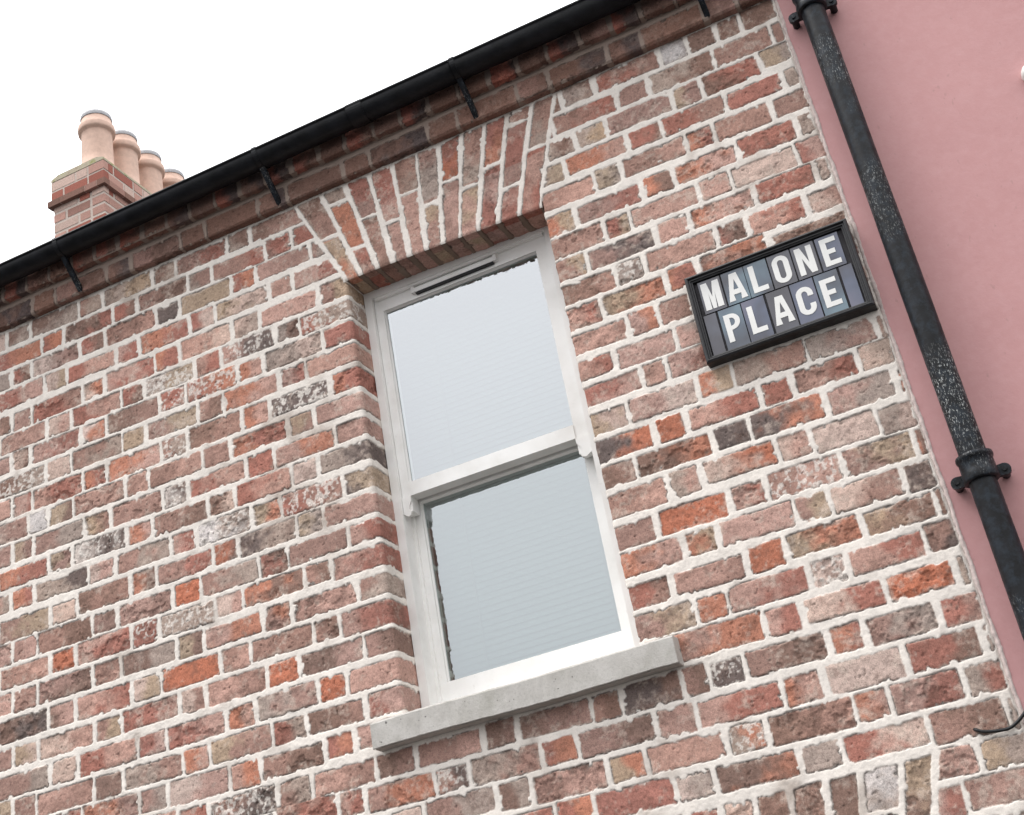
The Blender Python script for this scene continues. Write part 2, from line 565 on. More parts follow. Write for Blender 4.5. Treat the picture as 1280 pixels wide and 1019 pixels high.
JB, JP = .0180, .0155                        # bed joint, perpend joint
def blank(n):
    return dict(d=np.full(n, -1., np.float32), t=np.zeros(n, np.float32), dz=np.zeros(n, np.float32), c1=np.zeros(n, np.int16), c2=np.zeros(n, np.int16),
                w=np.zeros(n, np.int8), id=np.zeros(n, np.float32), dx=np.zeros(n, np.float32))
def put(S, idx, sd, t, dx, dz, c1, c2, w, bid):
    m = sd > S['d'][idx]
    i = idx[m]
    for k, a in (('d', sd), ('t', t), ('dx', dx), ('dz', dz), ('c1', c1), ('c2', c2), ('w', w), ('id', bid)):
        S[k][i] = a[m] if isinstance(a, np.ndarray) else a
def row_cells(S, u, v, rows=ROWS, top=0.0, mask=None):
    n = -(v - top) / CH
    for k, bl in rows.items():
        sel = (n > k - .3) & (n < k + 1.3)
        if mask is not None:
            sel &= mask
        idx = np.nonzero(sel)[0]
        if not len(idx):
            continue
        L = np.array([b[0] for b in bl]); R = np.array([b[1] for b in bl]); off = np.array([b[3] for b in bl])
        sm = off.copy()
        if len(off) > 2:
            sm[1:-1] = .25 * off[:-2] + .5 * off[1:-1] + .25 * off[2:]
        r2 = np.random.RandomState(abs(k) * 17 + 5 + int(top * 1000) % 91)
        q = lambda s: r2.uniform(-s, s, len(bl))
        c1 = np.array([PALK.index(b[2][0]) for b in bl]); c2 = np.array([PALK.index(b[2][1] if len(b[2]) > 1 and b[2][1] != 'W' else b[2][0]) for b in bl])
        wf = np.array([b[2].count('W') for b in bl])
        cx = (L + R) / 2 + q(.0015); hx = (R - L) / 2 - JP / 2 + q(.0025)
        cz = top - (k + .5 + sm) * CH + q(.0015); hz = CH / 2 - JB / 2 + q(.0032)
        skx = q(.05); skz = q(.013); bid = r2.rand(len(bl))
        uu = u[idx]; vv = v[idx]
        i = np.clip(np.searchsorted(L, uu, side='right') - 1, 0, len(bl) - 1)
        sd, dx, dz = brick_sdf(uu, vv, cx[i], hx[i], cz[i], hz[i], skx[i], skz[i])
        tl = np.where((L < WX1) & (R > WX1) & (k > -3) & (k < 16), WX1, L); tr = np.where((L < WX0) & (R > WX0) & (k > -3) & (k < 16), WX0, R)
        put(S, idx, sd, (uu - tl[i]) / (tr[i] - tl[i]), dx, dz / hz[i], c1[i], c2[i], wf[i], bid[i])

# splayed bricks of the two flat arches: joint lines as (x at top, x at bottom)
ARCH = dict(zt=.524, zb=.150, tops=[-.886, -.778, -.682, -.588, -.495, -.400, -.312, -.226, -.139, -.054, .036, .120],
            bots=[-.728, -.668, -.606, -.545, -.482, -.421, -.360, -.298, -.232, -.162, -.086, -.006],
            cross=[[.5], [.17, .72], [.45], [.6], [.38], [.58], [.43], [.57], [.46], [.14, .72], [.47]],
            cols=[['bm', 'yo'], ['gm', 'o', 'rm'], ['rm', 'mb'], ['rp', 'pm'], ['mg', 'p'], ['mg', 'ym'], ['rO', 'pm'], ['mg', 'yp'], ['ro', 'pr'], ['m', 'mr', 'pr'], ['mg', 'pr']])
_lt = [.655, .571, .471, .383, .29, .2, .11, .02, -.07, -.165, -.265, -.355][::-1]
ARCH2 = dict(zt=-1.772, zb=-2.11, tops=_lt, bots=[.15 + (x - .15) * .785 for x in _lt],
             cross=[[.6], [.3], [.62], [.35], [.6], [.35], [.6], [.4], [.95], [.32], [.96]],
             cols=[['m', 'b'], ['r', 'm'], ['b', 'm'], ['pr', 'm'], ['r', 'mb'], ['lp', 'm'], ['bm', 'm'], ['b', 'r'], ['b', 'm'], ['wg', 'b'], ['yb', 'm']])
def arch_cells(S, u, v, A):
    t = (A['zt'] - v) / (A['zt'] - A['zb'])          # 0 top .. 1 soffit .. >1 underside
    tc = np.clip(t, 0, 1)
    x0 = A['tops'][0] + (A['bots'][0] - A['tops'][0]) * tc
    x1 = A['tops'][-1] + (A['bots'][-1] - A['tops'][-1]) * tc
    near = (t > -.03) & (t < (1.5 if A is ARCH else 1.0)) & (u > x0 - .05) & (u < x1 + .05)
    # ordinary bricks stop at the skewbacks
    side = np.where(u < (x0 + x1) / 2, x0 - u, u - x1) - .007
    cut = (t > -.02) & (t < 1.02)
    S['d'][cut] = np.minimum(S['d'][cut], side[cut])
    S['d'][cut & (side < -.003)] = -.02
    idx = np.nonzero(near)[0]
    tt = t[idx]; uu = u[idx]; vv = v[idx]; tk = tc[idx]
    H = A['zt'] - A['zb']
    r2 = np.random.RandomState(77 if A is ARCH else 78)
    for i in range(len(A['tops']) - 1):
        a = A['tops'][i] + (A['bots'][i] - A['tops'][i]) * tk
        b = A['tops'][i + 1] + (A['bots'][i + 1] - A['tops'][i + 1]) * tk
        cuts = [0] + A['cross'][i] + [1.6]
        for j in range(len(cuts) - 1):
            tm0, tm1 = cuts[j], cuts[j + 1]
            hw = (b - a) / 2 - .0085 + r2.uniform(-.002, .001)
            dx = uu - (a + b) / 2 + r2.uniform(-.001, .001)
            z0 = (tm0 * H + (.004 if j == 0 else .006)); z1 = tm1 * H - .006
            dz = tt * H - (z0 + z1) / 2 + dx * r2.uniform(-.08, .08); hz = (z1 - z0) / 2
            qx = np.abs(dx) - hw + .006; qz = np.abs(dz) - hz + .006
            sd = -(np.hypot(np.maximum(qx, 0), np.maximum(qz, 0)) + np.minimum(np.maximum(qx, qz), 0) - .006)
            c = A['cols'][i][min(j, len(A['cols'][i]) - 1)]
            put(S, idx, sd, np.clip(tt * H / .2 % 1, 0, 1), dz, dx / hw, PALK.index(c[0]), PALK.index(c[-1]), 0, r2.rand())

def shade(S, u, v, mortar=MORTAR_C, dust=1.0):
    """cell description -> relief in metres (towards the street) and surface colour with crack shade painted in"""
    n = len(u)
    idv = S['id']
    jag = (fbm(u, v, .024, 3, 2) - .5) * .0052 + (fbm(u, v, .0065, 5, 2) - .5) * .0030
    big = (fbm(u, v, .12, 8, 2) - .5)
    d = S['d'] + jag + big * .004
    chip = np.maximum(0, fbm(u, v, .022, 21, 2) - .66) * .04
    d = d - chip
    inside = sstep(-.0008, .0014, d)
    rid = (idv * 7919) % 1
    rough = fbm(u, v, .03, 12, 4) - .5
    pit = .7 * sstep(.76, .86, fbm(u + idv * 3, v, .011, 15, 2))
    hb = .0012 + (rid - .5) * .004 + (1 - np.exp(-np.maximum(d, 0) / .0025)) * .0016 + rough * (.004 + .005 * ((idv * 331) % 1)) - pit * .003 + S['dx'] * ((idv * 53) % 1 - .5) * .03
    hm = .0034 + (fbm(u, v, .06, 30, 3) - .5) * .0048 + (vnoise(u, v, .006, 33) - .5) * .0009
    worn = sstep(.50, .60, fbm(u + idv * 9, v, .028, 91, 4)) * (((idv * 271) % 1) > .80)      # a quarter of the bricks have lost part of their face
    hb = hb - worn * .0035
    # tooled joint: a little fuller in the middle
    hm = hm + np.clip(-d, 0, .006) * .06
    low = np.clip(-S['dz'], -1, 1)            # towards the lower edge of the brick
    ck = np.exp(-((d + .0004) / .0012) ** 2) * sstep(.42, .60, fbm(u, v, .055, 41, 2) + .20 * np.where(S['dz'] < -.7, 1., np.where(S['dz'] > .7, -.1, -.45)))
    h = hm * (1 - inside) + hb * inside - ck * .0032
    # colours
    A = PALA[S['c1']]; B = PALA[S['c2']]
    t = S['t'] + (fbm(u, v, .05, 50, 3) - .5) * 1.1
    f = sstep(.25, .75, t)[:, None]
    base = A * (1 - f) + B * f
    tone = .90 + .24 * ((idv * 613) % 1)
    base = base * (tone * (.84 + .32 * fbm(u, v, .028, 52, 3)))[:, None]
    warm = ((idv * 127) % 1 - .5) * .08
    base = base * np.stack([1 + warm, np.ones(n), 1 - warm], -1)
    lime = sstep(.48, .80, .55 * fbm(u, v, .035, 60, 3) + .45 * fbm(u, v, .009, 62, 3) + .16 * np.exp(-np.maximum(d, 0) / .006) + .10 * ((idv * 911) % 1 - .5)) * .60
    pale = np.array(lin((213, 195, 181))) * .84
    lime = np.maximum(lime, .12) * dust
    base = base * (1 - lime[:, None]) + pale * lime[:, None]
    soot = sstep(.54, .8, .6 * fbm(u + 5, v, .04, 66, 3) + .4 * fbm(u, v + 3, .008, 68, 3) + .22 * ((idv * 443) % 1 - .5)) * .45
    base = base * (1 - soot[:, None]) + np.array(lin((104, 80, 70))) * soot[:, None]
    base = base * (1 - .45 * pit[:, None])
    fleck = sstep(.50, .66, fbm(u, v, .010, 70, 3) + .3 * (fbm(u, v, .06, 72, 2) - .5)) * np.clip(S['w'] * .7, 0, .8)
    base = base * (1 - fleck[:, None]) + MORTAR_C * 1.05 * fleck[:, None]
    mort = mortar * (.97 + .20 * fbm(u, v, .03, 80, 4) + .10 * (fbm(u, v, .4, 83, 2) - .5))[:, None]
    stain = sstep(.50, .80, .7 * fbm(u, v, .09, 86, 4) + .3 * fbm(u, v, .7, 88, 2)) * .65
    mort = mort * (1 - stain[:, None]) + np.array(lin((150, 134, 122))) * stain[:, None]
    base = base * (1 - .22 * worn[:, None] * (fbm(u, v, .010, 93, 2)[:, None] + .3))
    skin = sstep(-.0010, .0022, d + (vnoise(u, v, .004, 99) - .5) * .002)[:, None]      # mortar smeared thinly over the brick's edge
    col = mort * (1 - skin) + base * skin
    ckc = np.clip(ck * .85, 0, 1)[:, None]
    col = col * (1 - ckc) + np.array(lin((58, 48, 44))) * ckc  # crack grime plus painted shade, heaviest along the bricks' lower edges
    return h.astype(np.float32), np.concatenate([np.clip(col, 0, 1), inside[:, None]], 1).astype(np.float32)

def grid_faces(nu, nv, hole=None, flip=False):
    I, J = np.meshgrid(np.arange(nu - 1), np.arange(nv - 1), indexing='ij')
    a = I * nv + J
    q = np.stack([a, a + nv, a + nv + 1, a + 1], -1)
    if hole is not None:
        q = q[~hole]
    q = q.reshape(-1, 4)
    return q[:, ::-1] if flip else q

def numpy_mesh(name, P, F, Cc, smooth=True):
    me = bpy.data.meshes.new(name)
    me.vertices.add(len(P)); me.vertices.foreach_set('co', np.ascontiguousarray(P, np.float32).ravel())
    me.loops.add(F.size); me.loops.foreach_set('vertex_index', np.ascontiguousarray(F, np.int32).ravel())
    me.polygons.add(len(F)); me.polygons.foreach_set('loop_start', np.arange(0, F.size, 4, dtype=np.int32))
    me.polygons.foreach_set('use_smooth', np.full(len(F), smooth, bool))
    at = me.color_attributes.new('Col', 'FLOAT_COLOR', 'POINT')
    at.data.foreach_set('color', np.ascontiguousarray(Cc, np.float32).ravel())
    me.update(calc_edges=True)
    return me

def main_wall():
    fine, coarse = .0024, .014
    def axis(a, b, s):
        return np.linspace(a, b, max(2, int(round((b - a) / s)) + 1))
    xs = np.unique(np.concatenate([axis(-6.2, -2.45, coarse), axis(-2.45, WX0, fine), axis(WX0, WX1, fine), axis(WX1, XE, fine)]).round(6))
    zs = np.unique(np.concatenate([axis(-3.87, -2.2, coarse), axis(-2.2, WZ0, fine), axis(WZ0, WZ1, fine), axis(WZ1, .53, fine)]).round(6))
    X, Z = np.meshgrid(xs, zs, indexing='ij')
    u = X.ravel().astype(np.float32); v = Z.ravel().astype(np.float32)
    RR = .0065
    def cells(u, v, soffit=False):
        S = blank(len(u))
        row_cells(S, u, v)
        arch_cells(S, u, v, ARCH)
        if not soffit:
            arch_cells(S, u, v, ARCH2)
        return shade(S, u, v)
    h, col = cells(u, v)
    # distance to the opening's edges, for the rounded arris
    inz = (v < WZ1 + 1e-4) & (v > WZ0 - .02)
    inx = (u > WX0 - 1e-4) & (u < WX1 + 1e-4)
    sl = np.where(inz & (u <= WX0 + 1e-4), WX0 - u, 9.); sr = np.where(inz & (u >= WX1 - 1e-4), u - WX1, 9.); st = np.where(inx & (v >= WZ1 - 1e-4), v - WZ1, 9.)
    def rnd(s):
        s = np.clip(s, 0, RR)
        return RR - np.sqrt(np.maximum(RR * RR - (RR - s) ** 2, 0))
    y0 = np.maximum(np.maximum(rnd(sl), rnd(sr)), rnd(st) * .4) * 1.0
    wl, wr, wt_ = [np.clip(1 - s / RR, 0, 1) * .75 for s in (sl, sr, st)]
    er = np.clip((u - (XE - .007)) / .007, 0, 1) * .006            # the front turns in at the pink house
    px = u + h * wl - h * wr
    pz = v - h * wt_
    py = y0 - h * (1 - .3 * np.maximum(np.maximum(wl, wr), wt_)) + er
    def sag(x, z):                                  # the arch has settled towards the right
        t = np.where(x < WX1 - 1e-4, np.clip((x - WX0) / (WX1 - WX0), 0, 1), 0) ** 1.3
        return z - .023 * t * np.where(z > WZ1 - .02, np.clip(1 - (z - WZ1) / .22, 0, 1), 0)
    pz = sag(u, v) - v + pz
    P = [np.stack([px, py, pz], -1)]; CC = [col]
    xc = (xs[:-1] + xs[1:]) / 2; zc = (zs[:-1] + zs[1:]) / 2
    hole = ((xc > WX0) & (xc < WX1))[:, None] & ((zc > WZ0) & (zc < WZ1))[None, :]
    F = [grid_faces(len(xs), len(zs), hole)]
    base = len(P[0])
    # reveals: the same bricks carried round the corner
    D = .15
    ds = np.unique(np.concatenate([[0], axis(RR, D, fine)]))
    zz = zs[(zs >= WZ0 - 1e-5) & (zs <= WZ1 + 1e-5)]
    for sgn, xe in ((1, WX0), (-1, WX1)):
        Dg, Zg = np.meshgrid(ds, zz, indexing='ij')
        dd = Dg.ravel().astype(np.float32); vv = Zg.ravel().astype(np.float32)
        uu = (xe + sgn * np.maximum(dd - RR, 0)).astype(np.float32)
        S = blank(len(uu)); row_cells(S, uu, vv)
        arch_cells(S, np.full_like(uu, xe), vv, ARCH)
        hh, cc = shade(S, uu, vv)
        k = np.clip(dd / RR, 0, 1)
        X2 = xe + sgn * hh * (.75 + .25 * k)
        Y2 = np.where(dd < 1e-6, RR, RR + np.maximum(dd - RR, 0)) - hh * .7 * (1 - k)
        first = dd < 1e-6
        Y2 = np.where(first, RR - hh * .7, dd + 0.0)
        P.append(np.stack([X2, Y2, vv], -1)); CC.append(cc)
        F.append(grid_faces(len(ds), len(zz), None, sgn < 0) + base); base += len(uu)
    xx = xs[(xs >= WX0 - 1e-5) & (xs <= WX1 + 1e-5)]
    Xg, Dg = np.meshgrid(xx, ds, indexing='ij')
    uu = Xg.ravel().astype(np.float32); dd = Dg.ravel().astype(np.float32)
    vv = (WZ1 - np.maximum(dd - RR, 0)).astype(np.float32)
    S = blank(len(uu)); arch_cells(S, uu, vv, ARCH)
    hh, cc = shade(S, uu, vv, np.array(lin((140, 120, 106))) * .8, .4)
    first = dd < 1e-6
    P.append(np.stack([uu, np.where(first, RR * .4 - hh * .7, dd), sag(uu, np.full_like(uu, WZ1)) - hh * np.where(first, .75, 1.)], -1)); CC.append(cc)
    F.append(grid_faces(len(xx), len(ds)) + base)
    return numpy_mesh('wall', np.concatenate(P), np.concatenate(F), np.concatenate(CC))

def cornice():
    """two oversailing courses under the gutter"""
    c1, c2, top, CHh = .032, .066, .704, CH
    z0 = .528
    prof = []
    def seg(a, b, n, row, va, vb, nrm):
        for i in range(n + 1):
            t = i / n
            prof.append((a[0] + (b[0] - a[0]) * t, a[1] + (b[1] - a[1]) * t, row, va + (vb - va) * t, nrm))
    r = .7071
    seg((0, z0), (-c1 + .003, z0), 10, 0, -c1, 0, (0, -1))
    seg((-c1, z0 + .003), (-c1, z0 + CHh), 28, 0, .003, CHh, (-1, 0))
    seg((-c1 - .002, z0 + CHh), (-c2 + .003, z0 + CHh), 10, 1, -(c2 - c1), 0, (0, -1))
    seg((-c2, z0 + CHh + .003), (-c2, z0 + 2 * CHh), 28, 1, .003, CHh, (-1, 0))
    seg((-c2 + .003, z0 + 2 * CHh + .002), (0, z0 + 2 * CHh + .002), 3, 1, CHh - .004, CHh - .002, (0, 1))
    pr = np.array([[a, b, k, vv, nn[0], nn[1]] for a, b, k, vv, nn in prof])
    xs = np.unique(np.concatenate([np.linspace(-6.2, -2.45, 270), np.linspace(-2.45, XE, 1100)]))
    R0 = build_line('S', -6.25, XE, 'Hbbmbkrmmbgb'); R1 = build_line('H', -6.2, XE, 'bmrbmkbrm', heads=True)
    X, K = np.meshgrid(xs, np.arange(len(pr)), indexing='ij')
    u = X.ravel().astype(np.float32); kk = K.ravel()
    row = pr[kk, 2]; vloc = pr[kk, 3]
    v = (np.where(row < .5, -CH, -3 * CH) + np.where(vloc < 0, .03, np.clip(vloc, 0, CH) + JB / 2 + .003) ).astype(np.float32)
    S = blank(len(u))
    row_cells(S, u, v, {0: R0, 2: R1})
    under = vloc < 0
    S['d'] = np.where(under, np.minimum(S['d'], np.where(row < .5, .032, .034) + vloc - .004), S['d'])
    h, col = shade(S, u, v + vloc.astype(np.float32) * (vloc < 0), np.array(lin((160, 143, 132))) * .8, .25)
    P = np.stack([u, pr[kk, 0] + pr[kk, 4] * h * .8, pr[kk, 1] + pr[kk, 5] * h * .8], -1)
    return numpy_mesh('cornice', P, grid_faces(len(xs), len(pr)), col, False)
def build_line(t, a, b, cols, heads=False):
    r3 = np.random.RandomState(len(cols) * 3)
    out = []; x = a
    pool = ['b', 'bm', 'b', 'bk', 'rb', 'b', 'b', 'bk', 'mb', 'rk']
    while x < b - .05:
        L = LEN[t] * r3.uniform(.94, 1.05)
        out.append([x, min(x + L, b), pool[r3.randint(len(pool))], r3.uniform(-.05, .05)])
        x += L
        if not heads:
            t = 'H' if t == 'S' else 'S'
    return out
# ------------------------------------------------------------------ ground
GZ = -3.87
bm = bmesh.new()
vs = [bm.verts.new(c) for c in ((-60, -60, GZ - .1), (60, -60, GZ - .1), (60, 60, GZ - .1), (-60, 60, GZ - .1))]
bm.faces.new(vs)
road = finish('road', bm, m_flat('asphalt', (0.035, 0.035, 0.038), 0.9, 0.3, 0.5, 60, 0.2)); road['kind'] = 'structure'
bm = bmesh.new(); box(bm, -30, 30, -1.9, 3.0, GZ - .12, GZ)
pave = finish('pavement', bm, m_flat('paving', (0.09, 0.087, 0.082), 0.9, 0.3, 0.4, 40, 0.15), bevel=.01); pave['kind'] = 'structure'

# ------------------------------------------------------------------ brick house
HO = Vector((-2.7, 0, GZ))
house = thing('brick_house', 'old weathered red brick house with white mortar, sash window, black gutter and a chimney', 'house', HO)
def rel(o):
    o.location = -HO
    return o
rel(obj('wall', main_wall(), MASON, house))
rel(obj('cornice', cornice(), MASON, house))
# side, back wall and roof keep the rooms dark
bm = bmesh.new()
prism(bm, [(-6.25, GZ), (-6.25, .70), (-6.25 + .1, .70), (-6.25 + .1, GZ)][::1], 'y', 0.002, 6.0)
finish('side_wall', bm, m_flat('plain_brick', (0.26, 0.16, 0.13), 0.9, 0.2, 0.5, 50, 0.2), house, off=HO)
bm = bmesh.new(); box(bm, .70, .86, .16, 6.0, GZ, .70)
finish('party_wall', bm, bpy.data.materials['plain_brick'], house, off=HO)
bm = bmesh.new(); box(bm, -6.15, .70, 5.85, 6.0, GZ, .70)
finish('back_wall', bm, bpy.data.materials['plain_brick'], house, off=HO)
bm = bmesh.new()
prism(bm, [(-.08, .712), (3.0, 2.55), (6.1, .712), (6.1, .66), (3.0, 2.49), (0.0, .708)], 'x', -6.3, .87)
roof = finish('roof', bm, SLATE, house, off=HO)

# chimney stack: bricks one by one round a core, small in the picture
def brick_tower(bm, x0, x1, y0, y1, z0, z1, ch, jt, proud, cl, seed, pool='pplrpmplprl'):
    r = random.Random(seed)
    core = .001
    fs = box(bm, x0 + core, x1 - core, y0 + core, y1 - core, z0 + .003, z1 - .003)
    for f in fs:
        for lp in f.loops: lp[cl] = (0.52, 0.44, 0.385, 1)
    n = int(round((z1 - z0) / ch))
    for k in range(n):
        a, b = z0 + k * ch + jt / 2, z0 + (k + 1) * ch - jt / 2
        for side in range(2):
            lo, hi = ((x0, x1), (y0, y1))[side]
            p = lo; s = (k + side) % 2
            while p < hi - .02:
                L = .225 if s else .112
                q = min(p + L, hi); s = 1 - s
                if hi - q < .05: q = hi
                c = PALA[PALK.index(r.choice(pool))] * r.uniform(.85, 1.1)
                e = proud + r.uniform(-.0015, .0015)
                g0 = p + (jt / 2 if p > lo else -e); g1 = q - (jt / 2 if q < hi else -e)
                if side == 0:
                    fs = box(bm, g0, g1, y0 - e, y0 + .05, a, b)
                else:
                    fs = box(bm, x1 - .05, x1 + e, g0 + (.056 if p <= lo else 0), g1, a, b)
                for f in fs:
                    for lp in f.loops: lp[cl] = (c[0], c[1], c[2], 1)
                p = q
CY, CX1, CZT = 3.0, -4.075, 4.157
CX0 = CX1 - .455
CY1 = 4.75
bm = bmesh.new(); cl = bm.loops.layers.color.new('Col') if False else bm.loops.layers.float_color.new('Col')
brick_tower(bm, CX0, CX1, CY, CY1, 2.0, CZT - .255, .088, .024, .002, cl, 1)
brick_tower(bm, CX0 - .032, CX1 + .032, CY - .032, CY1 + .032, CZT - .255, CZT - .20, .055, .004, .002, cl, 2, 'bmb')
brick_tower(bm, CX0 - .012, CX1 + .012, CY - .012, CY1 + .012, CZT - .20, CZT - .02, .09, .018, .002, cl, 3)
stack = finish('chimney_stack', bm, MASON, house, off=HO)
k = NT('mossy_mortar', 0.95)
k.col(k.ramp(k.noise(14, 5, 0.65), [(0.35, (0.36, 0.30, 0.22)), (0.52, (0.42, 0.38, 0.28)), (0.62, (0.27, 0.27, 0.11))]))
k.bump(k.noise(60, 4), 0.6, 0.006)
bm = bmesh.new()
prism(bm, [(CX0 - .014, CZT - .02), (CX0 - .014, CZT + .0), (CX0 + .05, CZT + .025), (CX1 - .05, CZT + .025), (CX1 + .014, CZT), (CX1 + .014, CZT - .02)], 'y', CY - .014, CY1 + .014)
finish('flaunching', bm, k.m, stack, off=HO, bevel=.006)
for i in range(4):
    bm = bmesh.new()
    cx, cy = -4.305, 3.23 + .305 * i
    R = .119
    z = CZT - .01
    pts = [(R + .045, z), (R + .045, z + .10), (R + .03, z + .135), (R + .004, z + .17), (R, z + .26), (R - .004, z + .50), (R - .001, z + .515), (R + .018, z + .52), (R + .021, z + .54), (R + .021, z + .565), (R + .018, z + .585), (R + .002, z + .60), (R - .006, z + .66), (R - .006, z + .672), (R - .03, z + .672), (R - .035, z + .60), (R - .035, z + .3), (.001, z + .3)]
    pts = [(r_, CZT + (z_ - CZT) * .93) for r_, z_ in pts]
    lathe(bm, pts, cx, cy, 40)
    pot = finish('chimney_pot', bm, TERRA, stack, smooth=True, off=HO)
    bm = bmesh.new()
    lathe(bm, [(R - .001, z + .610), (R + .002, z + .628), (R - .003, z + .65), (R - .03, z + .665), (.001, z + .67)], cx, cy, 40)
    finish('pot_guard', bm, bpy.data.materials.get('grey_wire') or m_flat('grey_wire', (0.36, 0.36, 0.37), 0.6, 0.5, 1.0, 300, 0.3), stack, smooth=True, off=HO)

# gutter: half-round trough
GX0, GX1, GYC, GZC, GR = -6.3, .885, -.120, .688, .045
bm = bmesh.new()
N = 18
outer = [(GYC - GR * math.cos(math.pi * i / N), GZC - GR * math.sin(math.pi * i / N)) for i in range(N + 1)]
inner = [(GYC - (GR - .004) * math.cos(math.pi * i / N), GZC - (GR - .004) * math.sin(math.pi * i / N)) for i in range(N + 1)][::-1]
lip = [(GYC - GR + .001, GZC + .006), (GYC - GR - .003, GZC + .006), (GYC - GR - .004, GZC)]
prof = outer + [(GYC + GR, GZC + .006), (GYC + GR - .004, GZC + .006)] + inner + [(GYC - GR + .004, GZC + .007), (GYC - GR - .003, GZC + .007), (GYC - GR - .004, GZC + .0)]
prism(bm, prof, 'x', GX0, GX1)
gutter = finish('gutter', bm, GUTTER, house, off=HO)
for p in gutter.data.polygons: p.use_smooth = len(p.vertices) == 4
gutter.data.polygons.foreach_set('use_smooth', [len(p.vertices) == 4 for p in gutter.data.polygons])
for a, b in ((GX1 - .006, GX1 + .003), (GX0 - .003, GX0 + .006)):
    bm = bmesh.new()
    prism(bm, [(y, z) for y, z in [(GYC - (GR + .003) * math.cos(math.pi * i / N), GZC - (GR + .003) * math.sin(math.pi * i / N)) for i in range(N + 1)]], 'x', a, b)
    finish('end_cap', bm, GUTTER, gutter, off=HO)
def band(name, x, w, t, ext=.012, parent=gutter):
    bm = bmesh.new()
    o = [(GYC - (GR + t) * math.cos(math.pi * i / N), GZC - (GR + t) * math.sin(math.pi * i / N)) for i in range(N + 1)]
    q = [(GYC - (GR - .0055) * math.cos(math.pi * i / N), GZC - (GR - .0055) * math.sin(math.pi * i / N)) for i in range(N + 1)][::-1]
    prism(bm, [(GYC - GR - t, GZC + ext)] + o + [(GYC + GR + t, GZC + ext), (GYC + GR - .0055, GZC + ext)] + q + [(GYC - GR + .0055, GZC + ext)], 'x', x - w / 2, x + w / 2)
    return finish(name, bm, GUTTER, parent, off=HO)
for x, w in ((-.53, .06), (-3.2, .06)):
    band('gutter_union', x, w, .003, .009)
for x in (-2.66, -1.80, -.93, -.155, .66):
    b = band('gutter_bracket', x, .018, .0028, .010)
    bm = bmesh.new()
    pts = [(GYC + .004, GZC - GR - .002), (-.030, .538)]
    for (ya, za), (yb, zb) in zip(pts, pts[1:]):
        d = Vector((0, yb - ya, zb - za)).normalized(); nn = Vector((0, -d.z, d.y)) * .007
        w = .009
        A = Vector((0, ya, za)) - d * .004; Bq = Vector((0, yb, zb)) + d * .004
        vv = []
        for P0 in (A, Bq):
            for sx, sn in ((-1, -1), (1, -1), (1, 1), (-1, 1)):
                vv.append(bm.verts.new(P0 + Vector((x + .03 * (P0.y - GYC) + sx * w, 0, 0)) + nn * sn))
        for f in ((0, 1, 2, 3), (7, 6, 5, 4), (0, 4, 5, 1), (1, 5, 6, 2), (2, 6, 7, 3), (3, 7, 4, 0)):
            bm.faces.new([vv[i] for i in f])
    finish('drive_in_spike', bm, IRON, gutter, off=HO, bevel=.002)

# ------------------------------------------------------------------ sash window (part of the house)
FY = .108
ox0, ox1, oz0, oz1 = WX0 + .004, WX1 - .002, WZ0 + .02, WZ1 - .004
def frame_ring(bm, x0, x1, z0, z1, w, y0, y1, wt=None, wb=None):
    wt = w if wt is None else wt; wb = w if wb is None else wb
    box(bm, x0, x0 + w, y0, y1, z0, z1)
    box(bm, x1 - w, x1, y0, y1, z0, z1)
    if wt: box(bm, x0 + w, x1 - w, y0, y1, z1 - wt, z1)
    if wb: box(bm, x0 + w, x1 - w, y0, y1, z0, z0 + wb)
bm = bmesh.new()
box(bm, ox0, ox0 + .028, FY, FY + .13, oz0, oz1)
box(bm, ox1 - .045, ox1, FY, FY + .13, oz0, oz1)
box(bm, ox0 + .028, ox1 - .045, FY, FY + .13, oz1 - .030, oz1)
box(bm, ox0 + .028, ox1 - .045, FY, FY + .13, oz0, oz0 + .045)
win = finish('window', bm, WHITE, house, off=HO, bevel=.003)
win['label'] = 'white painted box frame of the sash window'
# staff beads / parting beads
bm = bmesh.new()
fx0, fx1, fz0, fz1 = ox0 + .028, ox1 - .045, oz0 + .045, oz1 - .030
for a, b in ((fx0 - .001, fx0 + .010), (fx1 - .010, fx1 + .001)):
    box(bm, a, b, FY + .058, FY + .068, fz0, fz1)
box(bm, fx0 + .01, fx1 - .01, FY + .004, FY + .016, fz1 - .010, fz1 + .001)
finish('parting_bead', bm, WHITE, win, off=HO, bevel=.002)
# upper sash, in front
UY = FY + .016; LY = UY + .052
uz0, uz1 = -.624, fz1 - .0005
st, sr_ = .030, .044        # left and right stile
bm = bmesh.new()
a0, a1 = fx0 + .001, fx1 - .001
box(bm, a0, a0 + st, UY, UY + .045, uz0 - .052, uz1)             # stiles run down into the horns
box(bm, a1 - sr_, a1, UY, UY + .045, uz0 - .052, uz1)
box(bm, a0 + st, a1 - sr_, UY, UY + .045, uz1 - .052, uz1)
box(bm, a0 + st, a1 - sr_, UY - .004, UY + .045, uz0, uz0 + .046)
up = finish('upper_sash', bm, WHITE, win, off=HO, bevel=.0035, segs=2)
for s, xx, st_ in ((1, a0, st), (-1, a1, sr_)):
    bm = bmesh.new()
    # turned horn: a scrolled profile below the meeting rail, seen from the front
    pr_ = [(0, uz0 - .056), (st_ * .5, uz0 - .068), (st_ * .8, uz0 - .064), (st_ * .88, uz0 - .052), (st_ * .66, uz0 - .042), (st_ * .80, uz0 - .030), (st_ * 1.0, uz0 - .018), (st_ * 1.03, uz0 - .002), (0, uz0 - .002)]
    prism(bm, [(xx + s * x, z) for x, z in pr_], 'y', UY - .006, UY + .0)
    finish('sash_horn', bm, WHITE, win, off=HO, bevel=.0015)
